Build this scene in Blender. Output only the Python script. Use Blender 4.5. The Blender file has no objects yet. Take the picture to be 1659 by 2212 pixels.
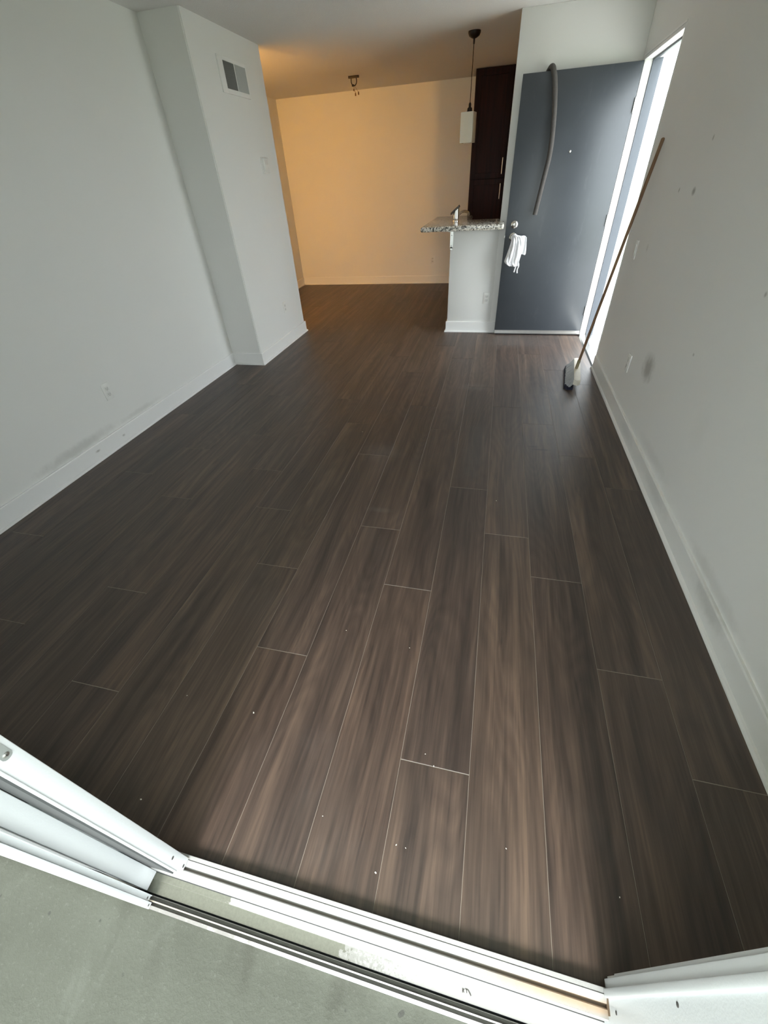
import bpy, bmesh, math, random
from mathutils import Vector, Matrix
random.seed(7)
scene = bpy.context.scene
C = scene.collection

# ------------------------------------------------------------------ camera
CAM_H = 1.4486
YAW, PITCH, ROLL, FPX = -0.2718, -0.6860, -0.0681, 879.82
def camera():
    cy, sy, cp, sp = math.cos(YAW), math.sin(YAW), math.cos(PITCH), math.sin(PITCH)
    f = Vector((sy*cp, cy*cp, sp)); r = Vector((cy, -sy, 0)); u = r.cross(f)
    cr, sr = math.cos(ROLL), math.sin(ROLL)
    r2 = r*cr + u*sr; u2 = u*cr - r*sr
    cd = bpy.data.cameras.new('camera'); ob = bpy.data.objects.new('camera', cd); C.objects.link(ob)
    cd.sensor_fit = 'VERTICAL'; cd.sensor_height = 24.0; cd.lens = 24.0*FPX/2212.0; cd.clip_start = 0.01
    ob.matrix_world = Matrix(((r2.x, u2.x, -f.x, 0), (r2.y, u2.y, -f.y, 0), (r2.z, u2.z, -f.z, CAM_H), (0, 0, 0, 1)))
    scene.camera = ob
camera()

# ------------------------------------------------------------------ light and exposure
SKY_STRENGTH = 1.0
SKY_COLOR = (0.90, 0.97, 1.0)
EXPOSURE = 3.05
LAMP_STRENGTH = 370.0
SUN_STRENGTH = 0.60; SUN_ELEV = 36.0; SUN_AZ = 3.0; SUN_ANGLE = 20.0     # hazy sun low over the patio, shining straight in
sl = bpy.data.lights.new('hazy_sun', 'SUN'); sl.energy = SUN_STRENGTH; sl.angle = math.radians(SUN_ANGLE); sl.color = (1.0, .97, .93)
so = bpy.data.objects.new('hazy_sun', sl); C.objects.link(so); so.location = (0, -6, 6)
_e, _a = math.radians(SUN_ELEV), math.radians(SUN_AZ)
so.rotation_euler = Vector((-math.sin(_a)*math.cos(_e), math.cos(_a)*math.cos(_e), -math.sin(_e))).to_track_quat('-Z', 'Y').to_euler()
w = bpy.data.worlds.new('overcast_sky'); scene.world = w; w.use_nodes = True
bg = w.node_tree.nodes['Background']
bg.inputs[0].default_value = (*SKY_COLOR, 1); bg.inputs[1].default_value = SKY_STRENGTH
vs = scene.view_settings
vs.view_transform = 'Standard'; vs.look = 'None'; vs.gamma = 1.0; vs.use_curve_mapping = False; vs.exposure = EXPOSURE
scene.cycles.max_bounces = 14; scene.cycles.diffuse_bounces = 8; scene.cycles.glossy_bounces = 5
scene.cycles.transparent_max_bounces = 12; scene.cycles.use_denoising = True
scene.cycles.sample_clamp_indirect = 8.0

# ------------------------------------------------------------------ room measures (metres, camera stands at x=0 y=0)
XL, XB, XR, XK = -2.61, -2.28, 0.953, -3.43
YB1, YB2, YF, YW, YD = 3.877, 5.07, 7.918, 5.12, 5.033
H = 2.423
YI = 0.145           # inner face of the wall with the sliding door
YN = 4.085           # near jamb of the entrance
XC = -0.02           # edge of the full-height kitchen wall
XH = -0.505          # end of the half wall
OP_R, OP_L = 0.405, -1.80

# ------------------------------------------------------------------ node helpers
class NT:
    def __init__(s, name):
        s.m = bpy.data.materials.new(name); s.m.use_nodes = True
        s.t = s.m.node_tree; s.n = s.t.nodes; s.b = s.n['Principled BSDF']
    def add(s, typ, **kw):
        nd = s.n.new(typ)
        for k, v in kw.items(): setattr(nd, k, v)
        return nd
    def put(s, sock, v):
        if isinstance(v, bpy.types.NodeSocket): s.t.links.new(v, sock)
        elif v is not None:
            try: sock.default_value = v
            except Exception: sock.default_value = (*v, 1.0) if len(v) == 3 else v
    def math(s, op, a, b=None, c=None, clamp=False):
        nd = s.add('ShaderNodeMath', operation=op); nd.use_clamp = clamp
        s.put(nd.inputs[0], a); s.put(nd.inputs[1], b); s.put(nd.inputs[2], c)
        return nd.outputs[0]
    def vmath(s, op, a, b=None):
        nd = s.add('ShaderNodeVectorMath', operation=op)
        s.put(nd.inputs[0], a); s.put(nd.inputs[1], b)
        return nd.outputs['Value'] if op in ('LENGTH', 'DISTANCE', 'DOT_PRODUCT') else nd.outputs[0]
    def mix(s, f, a, b, mode='MIX'):
        nd = s.add('ShaderNodeMix', data_type='RGBA', blend_type=mode)
        s.put(nd.inputs[0], f); s.put(nd.inputs[6], a); s.put(nd.inputs[7], b)
        return nd.outputs[2]
    def ramp(s, f, stops):
        nd = s.add('ShaderNodeValToRGB'); cr = nd.color_ramp
        while len(cr.elements) < len(stops): cr.elements.new(0.5)
        for e, (p, c) in zip(cr.elements, stops):
            e.position = p; e.color = (*c, 1) if not isinstance(c, (int, float)) else (c, c, c, 1)
        s.put(nd.inputs[0], f); return nd.outputs[0]
    def noise(s, vec, scale=1.0, detail=3.0, rough=0.5, dist=0.0):
        nd = s.add('ShaderNodeTexNoise'); s.put(nd.inputs['Vector'], vec)
        nd.inputs['Scale'].default_value = scale; nd.inputs['Detail'].default_value = detail
        nd.inputs['Roughness'].default_value = rough; nd.inputs['Distortion'].default_value = dist
        return nd.outputs[0]
    def smooth(s, v, a, b, lo=0.0, hi=1.0):
        nd = s.add('ShaderNodeMapRange', interpolation_type='SMOOTHSTEP')
        s.put(nd.inputs[0], v)
        for i, q in zip((1, 2, 3, 4), (a, b, lo, hi)): nd.inputs[i].default_value = q
        return nd.outputs[0]
    def pos(s): return s.add('ShaderNodeNewGeometry').outputs['Position']
    def obj(s): return s.add('ShaderNodeTexCoord').outputs['Object']
    def scale(s, v, sc): return s.vmath('MULTIPLY', v, sc)
    def bump(s, h, strength=0.2, dist=0.002):
        nd = s.add('ShaderNodeBump'); nd.inputs['Strength'].default_value = strength
        nd.inputs['Distance'].default_value = dist; s.put(nd.inputs['Height'], h)
        s.t.links.new(nd.outputs[0], s.b.inputs['Normal'])
    def done(s, col=None, rough=None, metal=None, spec=None):
        if col is not None: s.put(s.b.inputs['Base Color'], col)
        if rough is not None: s.put(s.b.inputs['Roughness'], rough)
        if metal is not None: s.put(s.b.inputs['Metallic'], metal)
        if spec is not None: s.put(s.b.inputs['Specular IOR Level'], spec)
        return s.m

def plain(name, col, rough=0.5, metal=0.0, spec=0.5, var=0.06, scale=30.0, bump=0.0):
    t = NT(name); n = t.noise(t.pos(), scale, 3)
    c = t.mix(n, tuple(x*(1-var) for x in col), tuple(min(1, x*(1+var)) for x in col))
    if bump: t.bump(n, bump, 0.001)
    return t.done(c, rough, metal, spec)

def spots(t, base, dirt, marks, noise_scale=18.0):
    """stains: (point, radii xyz, strength) each its own blotch"""
    p = t.pos(); n = t.noise(p, noise_scale, 4, 0.6)
    out = base
    for (pt, rad, st) in marks:
        d = t.vmath('LENGTH', t.vmath('DIVIDE', t.vmath('SUBTRACT', p, pt), rad))
        d = t.math('ADD', d, t.math('MULTIPLY', t.math('SUBTRACT', n, 0.5), 0.9))
        out = t.mix(t.smooth(d, 1.0, 0.15, 0.0, st), out, dirt)
    return out

def paint(name, col, marks=(), rough=0.55, dirt=(0.25, 0.24, 0.21), var=0.025):
    t = NT(name); p = t.pos()
    n = t.noise(p, 1.3, 2)
    c = t.mix(n, tuple(x*(1-var) for x in col), tuple(min(1, x*(1+var)) for x in col))
    if marks: c = spots(t, c, dirt, marks)
    t.bump(t.noise(p, 260, 2), 0.12, 0.0015)
    return t.done(c, rough, 0, 0.3)

M = {}
WALL = (0.80, 0.80, 0.775)
M['wall'] = paint('wall_paint', WALL)
M['wall_left'] = paint('wall_paint_left', WALL, [((XL, 1.85, .15), (.1, .45, .05), .28), ((XL, 2.45, .14), (.1, .3, .03), .2)])
M['wall_right'] = paint('wall_paint_scuffed', WALL, [
    ((XR, 2.75, .475), (.1, .13, .10), .62), ((XR, 2.99, 1.31), (.05, .035, .022), .7), ((XR, 3.228, 1.307), (.05, .012, .016), .7),
    ((XR, 2.969, 1.515), (.05, .014, .016), .5), ((XR, 1.9, .50), (.1, .10, .14), .05), ((XR, 1.35, .75), (.1, .16, .22), .06),
    ((XR, 1.3, .15), (.1, .35, .05), .16), ((XR, 2.2, .17), (.1, .4, .05), .10), ((XR, 3.5, 1.0), (.1, .03, .03), .2),
    ((XR, 1.9, 1.05), (.05, .012, .012), .5), ((XR, 2.25, .72), (.05, .014, .01), .5)])
M['ceiling'] = None
def ceiling_mat():
    t = NT('popcorn_ceiling'); p = t.pos()
    n = t.noise(p, 140, 3, 0.7)
    t.bump(n, 0.55, 0.006)
    return t.done(t.mix(n, (.74, .73, .71), (.82, .81, .79)), 0.9, 0, 0.1)
M['ceiling'] = ceiling_mat()
M['trim'] = paint('trim_paint', (.84, .84, .82), rough=0.35)
M['trim_right'] = paint('trim_paint_scuffed', (.80, .80, .77), [((XR, 1.25, .09), (.06, .22, .06), .3), ((XR, 2.0, .08), (.06, .3, .05), .15),
                        ((XR, 2.7, .07), (.06, .25, .05), .12)], rough=0.4)
M['trim_left'] = paint('trim_paint_left', (.84, .84, .83), [((XL, 1.95, .07), (.06, .03, .012), .6), ((XL, 2.2, .06), (.06, .02, .012), .5)], rough=0.35)
M['plate'] = plain('switch_plate_plastic', (.82, .82, .79), 0.35)
M['socket'] = plain('socket_plastic', (.72, .72, .69), 0.35)
M['slot'] = plain('socket_slot', (.06, .055, .05), 0.6)

def wood_floor():
    t = NT('dark_plank'); o = t.obj(); oi = t.add('ShaderNodeObjectInfo')
    rnd = oi.outputs['Random']
    off = t.add('ShaderNodeCombineXYZ'); t.put(off.inputs[0], t.math('MULTIPLY', rnd, 37.0)); t.put(off.inputs[1], t.math('MULTIPLY', rnd, 91.0)); t.put(off.inputs[2], t.math('MULTIPLY', rnd, 53.0))
    v = t.vmath('ADD', o, off.outputs[0])
    wob = t.noise(t.scale(v, (5, 1.1, 1)), 1.0, 2)
    wv = t.add('ShaderNodeCombineXYZ'); t.put(wv.inputs[0], t.math('MULTIPLY', t.math('SUBTRACT', wob, 0.5), 0.05))
    v2 = t.vmath('ADD', v, wv.outputs[0])
    broad = t.noise(t.scale(v2, (15, 0.75, 1)), 1.0, 3, 0.55, 0.4)
    mid = t.noise(t.scale(v2, (48, 1.5, 1)), 1.0, 4, 0.6, 0.3)
    fine = t.noise(t.scale(v2, (170, 4.5, 1)), 1.0, 3, 0.6)
    # cathedral arches: rings of a stretched, distorted distance field
    ring = t.noise(t.scale(v2, (6.5, 0.9, 1)), 1.0, 1.0, 0.3, 0.0)
    arch = t.math('ABSOLUTE', t.math('SUBTRACT', t.math('FRACT', t.math('MULTIPLY', ring, 17.0)), 0.5))
    g = t.math('ADD', t.math('MULTIPLY', broad, 0.50), t.math('MULTIPLY', mid, 0.36))
    g = t.math('ADD', g, t.math('MULTIPLY', fine, 0.24))
    pore = t.smooth(t.noise(t.scale(v2, (300, 5.0, 1)), 1.0, 2, 0.5), 0.60, 0.72)
    knot = t.smooth(t.noise(t.scale(v2, (22, 2.6, 1)), 1.0, 3, 0.6, 0.8), 0.63, 0.78)
    g = t.math('SUBTRACT', g, t.math('ADD', t.math('MULTIPLY', pore, 0.035), t.math('MULTIPLY', knot, 0.10)))
    g = t.math('ADD', g, t.math('MULTIPLY', t.math('SUBTRACT', arch, 0.25), 0.11))
    col = t.ramp(g, [(0.34, (.019, .0120, .0095)), (0.46, (.043, .0285, .0220)), (0.56, (.071, .0475, .0360)), (0.68, (.122, .0825, .0600)), (0.80, (.172, .1200, .0880))])
    tone = t.ramp(rnd, [(0.0, (.84, .82, .82)), (0.3, (1.06, 1.0, .95)), (0.55, (.92, .90, .93)), (0.8, (1.08, 1.06, 1.0)), (1.0, (.96, .92, .89))])
    col = t.mix(1.0, col, tone, 'MULTIPLY')
    p = t.pos()
    dust = t.smooth(t.noise(t.scale(p, (1.5, 1.0, 1)), 1.7, 4, 0.6), 0.52, 0.80)
    swirl = t.smooth(t.noise(t.scale(p, (9, 3.0, 1)), 1.0, 4, 0.65, 1.2), 0.5, 0.8)
    dst = t.math('MULTIPLY', dust, t.math('ADD', 0.35, t.math('MULTIPLY', swirl, 0.65)))
    col = t.mix(t.math('MULTIPLY', dst, 0.11), col, (.36, .34, .32))
    # dusty footprints and brush sweeps, and one dark scuff
    col = spots(t, col, (.30, .29, .285), [((-.64, 2.33, 0), (.20, .16, .2), .10), ((-.02, 2.45, 0), (.12, .60, .2), .07), ((-.08, 3.5, 0), (.18, .12, .2), .09), ((-.5, 1.72, 0), (.10, .03, .2), .10),
                ((.55, 3.0, 0), (.30, .75, .2), .10), ((.30, 4.75, 0), (.55, .25, .2), .10)], 11.0)
    col = spots(t, col, (.012, .010, .010), [((.41, 2.51, 0), (.085, .016, .1), .65), ((.36, 2.545, 0), (.05, .014, .1), .6)], 30.0)
    t.bump(t.math('ADD', fine, mid), 0.10, 0.0008)
    rough = t.math('ADD', t.math('ADD', 0.42, t.math('MULTIPLY', fine, 0.14)), t.math('MULTIPLY', dst, 0.18))
    return t.done(col, rough, 0, 0.85)
M['plank'] = wood_floor()
M['seam'] = plain('dusty_plank_seam', (.32, .28, .235), 0.8, var=0.3, scale=12)
M['white_metal'] = paint('white_aluminium', (.66, .68, .69), rough=0.3, var=0.015)
M['dark_gap'] = plain('dark_pile_seal', (.055, .058, .058), 0.9)
M['hole'] = plain('dark_hole', (.07, .065, .06), 0.8)
M['steel'] = plain('brushed_steel', (.62, .62, .60), 0.32, 1.0)
M['lockplate'] = plain('grey_lock_plate', (.36, .38, .37), 0.45, 0.4)
M['chrome'] = plain('chrome', (.82, .82, .80), 0.09, 1.0, var=0.01)
M['nickel'] = plain('satin_nickel', (.78, .76, .72), 0.25, 1.0, var=0.02)
def sill_mat(kind):
    t = NT('sill_' + kind); p = t.pos(); sx = t.add('ShaderNodeSeparateXYZ'); t.put(sx.inputs[0], p); x, y = sx.outputs[0], sx.outputs[1]
    n = t.noise(p, 34, 4, 0.65); n2 = t.noise(p, 160, 3, 0.7)
    white = t.mix(n2, (.36, .36, .35), (.46, .46, .45))
    if kind == 'inner':      # painted aluminium with tan water stain towards the right jamb
        st = t.math('ADD', t.smooth(x, 0.02, 0.36), t.math('MULTIPLY', t.math('SUBTRACT', n, 0.5), 0.7))
        bd = t.smooth(t.math('ABSOLUTE', t.math('SUBTRACT', y, 0.0925)), 0.017, 0.003)
        c = t.mix(t.math('MULTIPLY', t.math('MULTIPLY', st, bd, clamp=True), 0.75, clamp=True), white, (.50, .34, .20))
        gr = t.smooth(t.math('ABSOLUTE', t.math('SUBTRACT', y, 0.0965)), 0.0032, 0.0012)
        c = t.mix(t.math('MULTIPLY', gr, 0.85), c, (.16, .13, .10))
        ed = t.math('MULTIPLY', t.smooth(y, 0.0825, 0.0755), t.smooth(n2, 0.40, 0.62))
        c = t.mix(t.math('MULTIPLY', ed, 0.45), c, (.22, .20, .17))
        return t.done(c, 0.4, 0, 0.4)
    if kind == 'lower':      # paint worn off to bare grey green concrete on the left
        conc = t.mix(n2, (.095, .098, .077), (.16, .164, .134))
        inner = t.smooth(y, 0.0585, 0.0605)
        edge = t.math('SUBTRACT', -0.19, t.math('MULTIPLY', inner, 0.33))
        k = t.math('ADD', t.math('SUBTRACT', x, edge), t.math('MULTIPLY', t.math('SUBTRACT', n, 0.5), 0.16))
        m = t.smooth(k, -0.004, 0.004)
        flake = t.smooth(t.math('ADD', k, t.math('MULTIPLY', t.math('SUBTRACT', n2, 0.5), 0.5)), 0.02, 0.14)
        m = t.math('MULTIPLY', m, t.math('ADD', 0.55, t.math('MULTIPLY', flake, 0.45)))
        white = t.mix(inner, t.mix(n2, (.285, .285, .28), (.335, .335, .325)), white)
        return t.done(t.mix(m, conc, white), 0.6, 0, 0.3)
    base = t.mix(n, (.13, .125, .115), (.21, .205, .19))          # screen track
    c = base
    lip = t.math('MULTIPLY', t.smooth(y, 0.0125, 0.0105), t.smooth(t.math('ADD', t.math('MULTIPLY', n, 1.0), t.math('MULTIPLY', x, 0.9)), 0.0, 0.25))
    c = t.mix(lip, c, white)
    rid = t.smooth(t.math('ABSOLUTE', t.math('SUBTRACT', y, 0.0195)), 0.0018, 0.0010)
    c = t.mix(t.math('MULTIPLY', rid, 0.9), c, t.mix(t.smooth(x, -0.75, -0.1), (.52, .46, .36), (.85, .85, .84)))
    return t.done(c, 0.5, 0, 0.4)
M['sill_inner'], M['sill_lower'], M['sill_track'] = sill_mat('inner'), sill_mat('lower'), sill_mat('track')
def patio_mat():
    t = NT('patio_concrete'); p = t.pos()
    a = t.noise(p, 5.5, 5, 0.6); b = t.noise(p, 90, 4, 0.7); st = t.noise(t.scale(p, (3.5, 1.2, 1)), 1.6, 3, 0.5, 0.5)
    c = t.mix(a, (.066, .070, .055), (.108, .115, .095))
    c = t.mix(t.math('MULTIPLY', t.smooth(st, 0.5, 0.68), 0.55), c, (.050, .051, .040))
    c = t.mix(t.math('MULTIPLY', t.smooth(t.noise(t.scale(p, (14, 3.5, 1)), 1.0, 4, 0.6, 0.6), 0.55, 0.75), 0.2), c, (.15, .16, .14))
    c = t.mix(t.math('MULTIPLY', t.smooth(b, 0.55, 0.75), 0.35), c, (.16, .17, .147))
    pit = t.smooth(t.noise(p, 38, 2, 0.4), 0.29, 0.24)
    c = t.mix(t.math('MULTIPLY', pit, 0.8), c, (.05, .05, .045))
    t.bump(t.math('ADD', b, a), 0.35, 0.004)
    return t.done(c, 0.75, 0, 0.3)
M['patio'] = patio_mat()
M['landing'] = plain('landing_concrete', (.62, .60, .57), 0.8, var=0.1, scale=6)
M['ground'] = plain('ground_outside', (.42, .45, .36), 0.95, var=0.25, scale=2)
def door_paint():
    t = NT('slate_door_paint'); p = t.pos()
    n = t.noise(p, 3.0, 4, 0.6); s = t.smooth(t.noise(t.scale(p, (9, 1, 3)), 1.0, 4, 0.7), 0.55, 0.8)
    c = t.mix(n, (.041, .047, .056), (.057, .065, .076))
    c = t.mix(t.math('MULTIPLY', s, 0.12), c, (.22, .23, .25))
    return t.done(c, t.math('ADD', 0.30, t.math('MULTIPLY', n, 0.12)), 0, 0.6)
M['door'] = door_paint()
M['jamb_grey'] = plain('grey_jamb_paint', (.085, .098, .118), 0.45)
def granite():
    t = NT('speckled_granite'); p = t.pos()
    v = t.add('ShaderNodeTexVoronoi'); t.put(v.inputs['Vector'], p); v.inputs['Scale'].default_value = 95
    sp = t.add('ShaderNodeSeparateColor'); t.put(sp.inputs[0], v.outputs['Color'])
    n = t.noise(p, 28, 4, 0.6)
    f = t.math('ADD', t.math('MULTIPLY', sp.outputs[0], 0.65), t.math('MULTIPLY', n, 0.45))
    c = t.ramp(f, [(0.20, (.03, .03, .03)), (0.34, (.16, .15, .13)), (0.50, (.42, .40, .35)), (0.66, (.62, .58, .50)), (0.85, (.75, .72, .66))])
    return t.done(c, 0.12, 0, 0.5)
M['granite'] = granite()
def cherry():
    t = NT('dark_cherry_wood'); p = t.pos()
    n = t.noise(t.scale(p, (30, 30, 1.6)), 1.0, 4, 0.6, 0.4)
    return t.done(t.ramp(n, [(0.3, (.012, .0032, .0022)), (0.6, (.026, .0065, .0042)), (0.8, (.045, .012, .007))]), 0.45, 0, 0.13)
M['cherry'] = cherry()
M['bronze'] = plain('oil_rubbed_bronze', (.018, .012, .009), 0.4, 0.5)
M['shade'] = plain('ivory_glass_shade', (.80, .76, .64), 0.4, var=0.03, scale=20)
M['vane'] = plain('grey_vent_vane', (.50, .50, .48), 0.5)
M['vent_dark'] = plain('vent_throat', (.12, .12, .115), 0.8)
M['foam'] = plain('grey_brown_foam', (.085, .077, .073), 0.85, var=0.25, scale=60, bump=0.3)
def wood_handle():
    t = NT('broom_handle_wood'); n = t.noise(t.scale(t.pos(), (60, 60, 3)), 1.0, 3)
    return t.done(t.ramp(n, [(0.3, (.13, .065, .032)), (0.7, (.25, .145, .075))]), 0.5, 0, 0.4)
M['handle'] = wood_handle()
M['broom_block'] = plain('pale_broom_block', (.74, .70, .60), 0.6, var=0.12)
M['bristle'] = plain('grey_bristle', (.36, .37, .375), 0.9, var=0.2, scale=150, bump=0.4)
M['bristle_dark'] = plain('navy_bristle_tip', (.015, .016, .035), 0.9)
M['cloth'] = plain('white_cotton', (.86, .86, .88), 0.9, var=0.03, bump=0.1)
M['copper'] = plain('bare_wire', (.30, .16, .07), 0.5, 0.6)
M['wirenut'] = plain('brown_wire_nut', (.16, .075, .02), 0.6)
M['crumb'] = plain('plaster_crumb', (.85, .82, .75), 0.8)
M['rubber'] = plain('dark_rubber', (.03, .03, .032), 0.7)
def glass_mat():
    t = NT('door_glass'); n = t.n
    tr = n.new('ShaderNodeBsdfTransparent'); tr.inputs[0].default_value = (.78, .80, .80, 1)
    gl = n.new('ShaderNodeBsdfGlossy'); gl.inputs['Roughness'].default_value = 0.03
    mx = n.new('ShaderNodeMixShader'); mx.inputs[0].default_value = 0.08
    t.t.links.new(tr.outputs[0], mx.inputs[1]); t.t.links.new(gl.outputs[0], mx.inputs[2])
    t.t.links.new(mx.outputs[0], n['Material Output'].inputs[0]); n.remove(t.b)
    return t.m
M['glass'] = glass_mat()
def mesh_mat():
    t = NT('insect_screen'); n = t.n
    tr = n.new('ShaderNodeBsdfTransparent'); df = n.new('ShaderNodeBsdfDiffuse'); df.inputs[0].default_value = (.05, .05, .05, 1)
    mx = n.new('ShaderNodeMixShader'); mx.inputs[0].default_value = 0.42
    t.t.links.new(tr.outputs[0], mx.inputs[1]); t.t.links.new(df.outputs[0], mx.inputs[2])
    t.t.links.new(mx.outputs[0], n['Material Output'].inputs[0]); n.remove(t.b)
    return t.m
M['screen'] = mesh_mat()
def bulb_mat():
    t = NT('warm_bulb'); t.b.inputs['Base Color'].default_value = (.9, .8, .6, 1)
    t.b.inputs['Emission Color'].default_value = (1.0, .49, .115, 1); t.b.inputs['Emission Strength'].default_value = LAMP_STRENGTH
    return t.m
M['bulb'] = bulb_mat()

# ------------------------------------------------------------------ geometry helpers
def box(bm, x0, x1, y0, y1, z0, z1, bev=0.0, seg=2):
    x0, x1 = min(x0, x1), max(x0, x1); y0, y1 = min(y0, y1), max(y0, y1); z0, z1 = min(z0, z1), max(z0, z1)
    r = bmesh.ops.create_cube(bm, size=1.0)
    vs_ = r['verts']
    for v in vs_:
        v.co = Vector(((x0+x1)/2 + v.co.x*(x1-x0), (y0+y1)/2 + v.co.y*(y1-y0), (z0+z1)/2 + v.co.z*(z1-z0)))
    if bev > 0:
        es = list({e for v in vs_ for e in v.link_edges})
        bmesh.ops.bevel(bm, geom=es, offset=bev, segments=seg, affect='EDGES', profile=0.5)
    return vs_
def prism(bm, pts, axis, a, b):
    """pts 2-D polygon extruded along axis from a to b (other two axes in cyclic order)"""
    def P(u, v, t):
        return {0: (t, u, v), 1: (u, t, v), 2: (u, v, t)}[axis]
    A = [bm.verts.new(P(u, v, a)) for u, v in pts]; B = [bm.verts.new(P(u, v, b)) for u, v in pts]
    n = len(pts)
    bm.faces.new(A); bm.faces.new(B[::-1])
    for i in range(n): bm.faces.new((A[i], B[i], B[(i+1) % n], A[(i+1) % n]))
    return A + B
def tube(bm, path, rad, seg=10, cap=True, sx=1.0):
    path = [Vector(p) for p in path]; rads = rad if isinstance(rad, (list, tuple)) else [rad]*len(path)
    up = None; rings = []
    for i, p in enumerate(path):
        d = (path[min(i+1, len(path)-1)] - path[max(i-1, 0)]).normalized()
        if up is None:
            up = Vector((0, 0, 1)) if abs(d.z) < 0.9 else Vector((1, 0, 0))
        s = d.cross(up).normalized(); up = s.cross(d).normalized()
        rings.append([bm.verts.new(p + (s*math.cos(2*math.pi*k/seg)*sx + up*math.sin(2*math.pi*k/seg))*rads[i]) for k in range(seg)])
    for a, b in zip(rings, rings[1:]):
        for k in range(seg): bm.faces.new((a[k], a[(k+1) % seg], b[(k+1) % seg], b[k]))
    if cap: bm.faces.new(rings[0][::-1]); bm.faces.new(rings[-1])
def lathe(bm, prof, org=(0, 0, 0), axis='z', seg=20):
    """prof: (radius, height) list; closed at both ends"""
    org = Vector(org); rings = []
    def P(r, h, a):
        c, s = r*math.cos(a), r*math.sin(a)
        return org + {'z': Vector((c, s, h)), 'y': Vector((c, h, s)), 'x': Vector((h, c, s))}[axis]
    for r, h in prof: rings.append([bm.verts.new(P(max(r, 1e-5), h, 2*math.pi*k/seg)) for k in range(seg)])
    for a, b in zip(rings, rings[1:]):
        for k in range(seg): bm.faces.new((a[k], a[(k+1) % seg], b[(k+1) % seg], b[k]))
    bm.faces.new(rings[0][::-1]); bm.faces.new(rings[-1])
def smooth_path(pts, n=6):
    pts = [Vector(p) for p in pts]; out = []
    for i in range(len(pts)-1):
        p0, p1, p2, p3 = pts[max(i-1, 0)], pts[i], pts[i+1], pts[min(i+2, len(pts)-1)]
        for k in range(n):
            t = k/n
            out.append(0.5*((2*p1) + (p2-p0)*t + (2*p0-5*p1+4*p2-p3)*t*t + (3*p1-p0-3*p2+p3)*t**3))
    out.append(pts[-1]); return out
def obj(name, bm, mat, parent=None, smooth=False, org=None):
    bmesh.ops.recalc_face_normals(bm, faces=bm.faces)
    if org is not None:
        bmesh.ops.translate(bm, vec=-Vector(org), verts=bm.verts)
    me = bpy.data.meshes.new(name); bm.to_mesh(me); bm.free()
    me.materials.append(M[mat] if isinstance(mat, str) else mat)
    if smooth:
        for f in me.polygons: f.use_smooth = True
        try: me.set_sharp_from_angle(angle=math.radians(40))
        except Exception: pass
    o = bpy.data.objects.new(name, me); C.objects.link(o)
    if org is not None: o.location = org
    if parent is not None:
        o.parent = parent
        if org is not None:
            o.matrix_parent_inverse = Matrix.Identity(4)
            o.location = Vector(org) - parent.location if parent.parent is None else Vector(org) - parent.location - parent.parent.location
        else:
            # geometry is in world space: shift by the parent's origin
            off = parent.location.copy()
            if parent.parent is not None: off += parent.parent.location
            o.location = -off
    return o
def tag(o, label, cat, group=None, kind=None):
    o['label'] = label; o['category'] = cat
    if group: o['group'] = group
    if kind: o['kind'] = kind
    return o
def thing(name, label, cat, loc=(0, 0, 0), group=None, kind=None):
    o = bpy.data.objects.new(name, None); C.objects.link(o); o.location = loc; o.empty_display_size = 0.05
    return tag(o, label, cat, group, kind)
def B(): return bmesh.new()
def boxobj(name, dims, mat, parent=None, bev=0.0):
    bm = B(); box(bm, *dims, bev=bev); return obj(name, bm, mat, parent, smooth=bev > 0)

# ================================================================== STRUCTURE
# floor: a dusty bed with every plank laid on it
bm = B(); box(bm, XK-.1, XR, 0.125, YF, -.03, -.0009)
floor = tag(obj('floor', bm, 'seam'), 'dark brown wood plank floor running through the whole room', 'floor', kind='structure')
PW, PL, X0 = 0.2178, 1.512, 0.080
JOINT = {-1: .491, -2: 1.193, -3: 1.570, -4: .777, -5: 1.210, -6: 1.630, -7: .4955, -8: .935, -9: 1.634, 0: 1.622, 1: 1.360, 2: .940, -10: .677, -11: 1.84, 3: 0.62}
plank_mesh = {}
def plank(xa, xb, ya, yb):
    gx, gy = 0.0006, 0.0011
    wx, wy = xb-xa-2*gx, yb-ya-2*gy
    if wx < .004 or wy < .01: return
    key = (round(wx, 3), round(wy, 3))
    if key not in plank_mesh:
        bm = B(); box(bm, -wx/2, wx/2, -wy/2, wy/2, -.006, 0)
        top = [e for e in bm.edges if all(v.co.z > -.001 for v in e.verts)]
        bmesh.ops.bevel(bm, geom=top, offset=0.0006, segments=1, affect='EDGES')
        me = bpy.data.meshes.new('plank'); bm.to_mesh(me); bm.free(); me.materials.append(M['plank']); plank_mesh[key] = me
    o = bpy.data.objects.new('plank', plank_mesh[key]); C.objects.link(o); o.parent = floor
    o.location = ((xa+xb)/2, (ya+yb)/2, 0)
for c in range(-17, 5):
    xa, xb = X0 + c*PW, X0 + (c+1)*PW
    xa2, xb2 = max(xa, XK), min(xb, XR)
    if xb2 <= xa2: continue
    ys = 0.125 if xb > XL - .02 else 3.1
    j = JOINT.get(c, 0.3 + (c*0.618 % 1.0)*PL)
    while j > ys: j -= PL
    y = j
    while y < YF:
        plank(xa2, xb2, max(y, ys), min(y+PL, YF)); y += PL

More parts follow.
